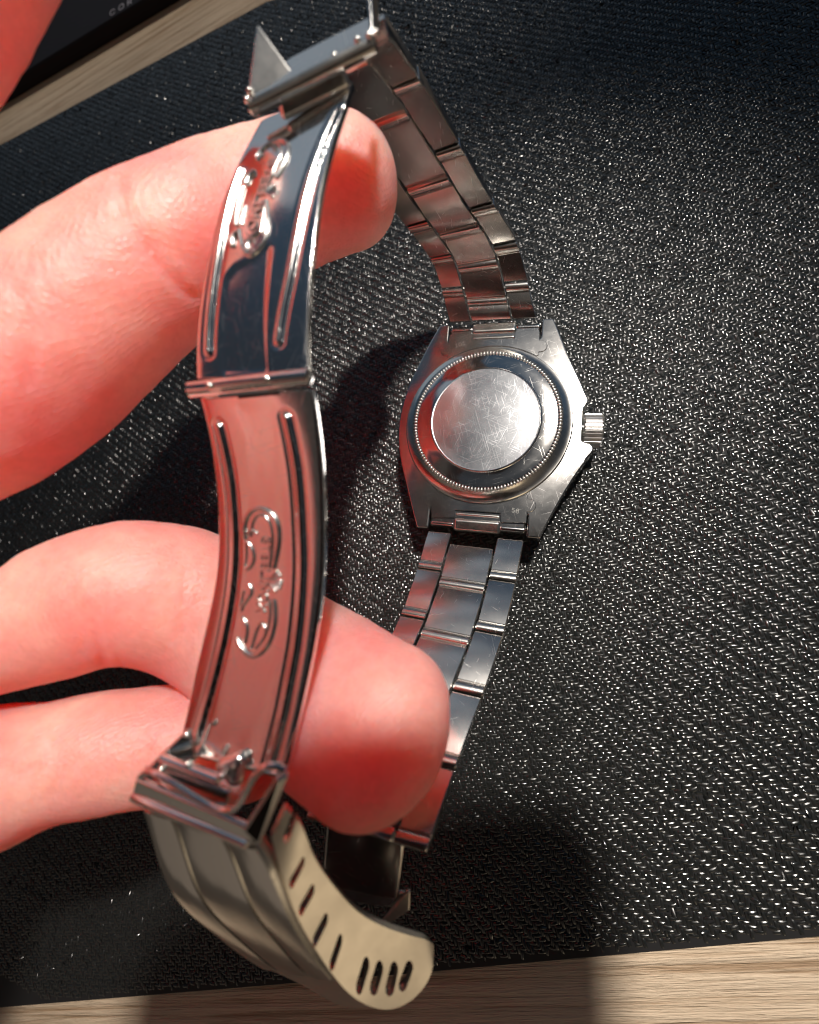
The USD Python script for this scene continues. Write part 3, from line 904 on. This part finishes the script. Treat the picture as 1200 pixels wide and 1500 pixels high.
def finger(st, tip=True, n=46, sides=40):
    """st: (u, v, d, half thickness in px, depth radius mm); the last station is where the rounded tip begins"""
    P = np.array([at(u, v, d) for u, v, d, h, rd in st])
    rl = np.array([h * d / FPX for u, v, d, h, rd in st])
    rd = np.array([r for *_, r in st])
    s = np.r_[0, np.cumsum(np.linalg.norm(np.diff(P, axis=0), axis=1))]
    cs, cl, cd = CubicSpline(s, P), PchipInterpolator(s, rl), PchipInterpolator(s, rd)
    q = np.linspace(0, s[-1], n)
    C, RL, RD, T = cs(q), cl(q), cd(q), cs(q, 1)
    rings = list(zip(C, RL, RD, T))
    te = unit(cs(s[-1], 1))
    if tip:
        Lt = tip if tip is not True else rl[-1] * 1.0
        for x in np.sin(np.linspace(0, math.pi / 2, 12))[1:-1]:
            k = math.sqrt(1 - x ** 2.2)
            rings.append((C[-1] + te * Lt * x, RL[-1] * k, RD[-1] * k, te))
    V = []
    th = np.linspace(0, 2 * math.pi, sides, endpoint=False)
    for c, a, b, t in rings:
        t = unit(t)
        view = unit(EYE - c)
        B = unit(np.cross(t, view))
        D = np.cross(B, t)
        V.append(c + a * np.cos(th)[:, None] * B + b * np.sin(th)[:, None] * D)
    m = len(rings)
    V = np.vstack(V + [P[:1] - unit(cs(0, 1)) * 1.0, [C[-1] + te * (Lt if tip else 1.0)]])
    F = []
    for i in range(m - 1):
        for k in range(sides):
            k2 = (k + 1) % sides
            F += [(i * sides + k, i * sides + k2, (i + 1) * sides + k2), (i * sides + k, (i + 1) * sides + k2, (i + 1) * sides + k)]
    for k in range(sides):
        k2 = (k + 1) % sides
        F += [(m * sides, k2, k), (m * sides + 1, (m - 1) * sides + k, (m - 1) * sides + k2)]
    return to_man(trimesh.Trimesh(V, np.array(F), process=False))


parts = [
    # index finger behind the upper blade
    # index finger behind the upper blade
    finger([(-420, 735, 46, 145, 11), (-200, 660, 47.5, 135, 10.4), (0, 572, 50, 125, 9.8), (100, 493, 52, 119, 9.4), (190, 416, 54, 112, 9.0), (285, 356, 56, 104, 8.6), (370, 316, 59, 96, 8.2), (450, 285, 60.5, 89, 7.9), (500, 272, 61, 84, 7.7)], tip=8.4),
    # middle finger bent behind the lower blade, its pad pressed against the bracelet
    finger([(-420, 960, 48, 118, 10.5), (-150, 940, 52, 98, 9.6), (0, 931, 55, 84, 9.0), (100, 892, 56.5, 98, 9.2), (200, 866, 57.5, 104, 9.4), (290, 885, 60.5, 104, 9.0), (390, 950, 60.5, 108, 8.4), (480, 1018, 56, 122, 8.2), (545, 1062, 51.5, 128, 8.2)], tip=9.6),
    # ring finger
    finger([(-420, 1190, 48, 128, 10.5), (-150, 1155, 52, 112, 9.8), (0, 1136, 54, 98, 9.0), (90, 1111, 55, 84, 8.4), (200, 1092, 57, 80, 7.8), (300, 1085, 59.5, 80, 7.6), (360, 1086, 60.5, 76, 7.2)], tip=7.4),
    # thumb close to the lens
    finger([(-530, 480, 46, 280, 15.0), (-430, 310, 42, 240, 14.0), (-331, 126, 38.5, 185, 11.0), (-245, 0, 37.5, 172, 10.4), (-188, -90, 37, 172, 10.2), (-122, -200, 37, 168, 10.0), (-72, -270, 37, 158, 9.6)], tip=9.0),
]


def pt(u, v, d, r):
    s = trimesh.creation.icosphere(2, r)
    s.apply_translation(at(u, v, d))
    return s.vertices


palm = trimesh.convex.convex_hull(np.vstack([pt(-380, 690, 47, 12), pt(-400, 955, 48.5, 10), pt(-400, 1185, 48.5, 10.5), pt(-400, 520, 46, 13), pt(-1100, 700, 56, 15), pt(-1100, 1200, 56, 14), pt(-900, 560, 48, 14)]))


def ball(x, y, z, r):
    s = trimesh.creation.icosphere(2, r)
    s.apply_translation((x, y, z))
    return s.vertices


# wrist and forearm: out of view, placed so the steel mirrors skin and the lower-left mat darkens
arm_a = trimesh.convex.convex_hull(np.vstack([pt(-1000, 620, 50, 15), pt(-1000, 1150, 54, 14), ball(-71, -30, 100, 14), ball(-69, -60, 98, 15)]))
arm_b = trimesh.convex.convex_hull(np.vstack([ball(-71, -30, 100, 14), ball(-69, -60, 98, 15), ball(-70, -110, 150, 27), ball(-74, -80, 150, 22)]))
arm_c = trimesh.convex.convex_hull(np.vstack([ball(-70, -110, 150, 27), ball(-74, -80, 150, 22), ball(-50, -260, 250, 40)]))
hand = manifold3d.Manifold.batch_boolean(parts + [to_man(palm), to_man(arm_a), to_man(arm_b), to_man(arm_c)], manifold3d.OpType.Add)
hand = to_tm(hand.refine_to_length(1.0))
hand.merge_vertices()
hand = trimesh.smoothing.filter_taubin(hand, lamb=0.5, nu=0.52, iterations=14)
# creases: the skin dips along lines seen on the fingers
crease = [([(172, 262), (180, 288), (188, 320), (209, 347), (239, 388), (283, 436)], 53, 0.62, 0.8), ([(200, 305), (228, 342), (262, 380)], 53, 0.22, 0.6), ([(165, 310), (190, 352), (232, 402)], 53, 0.2, 0.7),
          ([(20, 420), (45, 490), (40, 560)], 50, 0.3, 1.2), ([(128, 890), (140, 940), (152, 985)], 55, 0.45, 0.8), ([(150, 880), (163, 930), (176, 975)], 55, 0.2, 0.6),
          ([(255, 800), (268, 860), (262, 930)], 58, 0.4, 1.0), ([(236, 800), (246, 850), (240, 920)], 58, 0.2, 0.7), ([(280, 830), (286, 880), (280, 940)], 58, 0.2, 0.7),
          ([(95, 850), (115, 900), (112, 960)], 55, 0.25, 0.8), ([(70, 1060), (82, 1110), (70, 1170)], 53, 0.42, 0.8), ([(92, 1065), (102, 1110), (92, 1160)], 53, 0.2, 0.6), ([(205, 1050), (216, 1100), (206, 1150)], 55, 0.3, 0.8),
          ([(0, 1120), (30, 1128), (60, 1122)], 53, 0.25, 0.7)]
hv = hand.vertices.copy()
hp_ = pix(hv)
hd = (hv - EYE) @ ROT[2]
vn = hand.vertex_normals
fac = np.sum(vn * (EYE - hv), 1) > 0
dz = np.zeros(len(hv))
for pts, d, dep, wd in crease:
    ls = LineString(spline([(u, v, 0) for u, v in pts], 30)[:, :2])
    dist = shapely.distance(ls, shapely.points(hp_)) * hd / FPX
    ok = fac & (np.abs(hd - d) < 14)
    dz += np.where(ok, dep * 0.75 * np.exp(-(dist / (0.75 * wd)) ** 2), 0)
dz += (meshkit.fbm(hv * 0.16, 3, 3) - 0.5) * 0.7 + (meshkit.fbm(hv * 0.6, 2, 9) - 0.5) * 0.12
hand.vertices = hv - vn * dz[:, None]
hnd = thing('hand', 'hand with bare fingers holding open the steel clasp from behind', 'hand')
put('skin', hand, m_skin, hnd, smooth=True)

# ------------------------------------------------------------------ the phone behind the lens: out of view, outline shaped to shade the lower mat
ph = thing('phone', 'dark flat phone, out of view above the watch, shaped to shade the lower mat', 'phone')
pb = bevel_prism(np.array(Polygon([(-28, -6), (-4, 11), (20, 11), (20, -118), (-28, -118)]).buffer(10, 6).exterior.coords[:-1]), 0, 8.0, 0.6)
pb.vertices = EYE + pb.vertices @ np.array([ROT[0], -ROT[1], -ROT[2]]) - ROT[2] * 4.0
put('phone_body', pb, m_case_black, ph)
lens = trimesh.creation.cylinder(5.0, 1.2, sections=40)
lens.vertices = EYE + (lens.vertices + np.array([-12, -1, 0])) @ np.array([ROT[0], -ROT[1], -ROT[2]]) - ROT[2] * 3.6
put('lens_ring', lens, m_pol, ph, smooth=30)
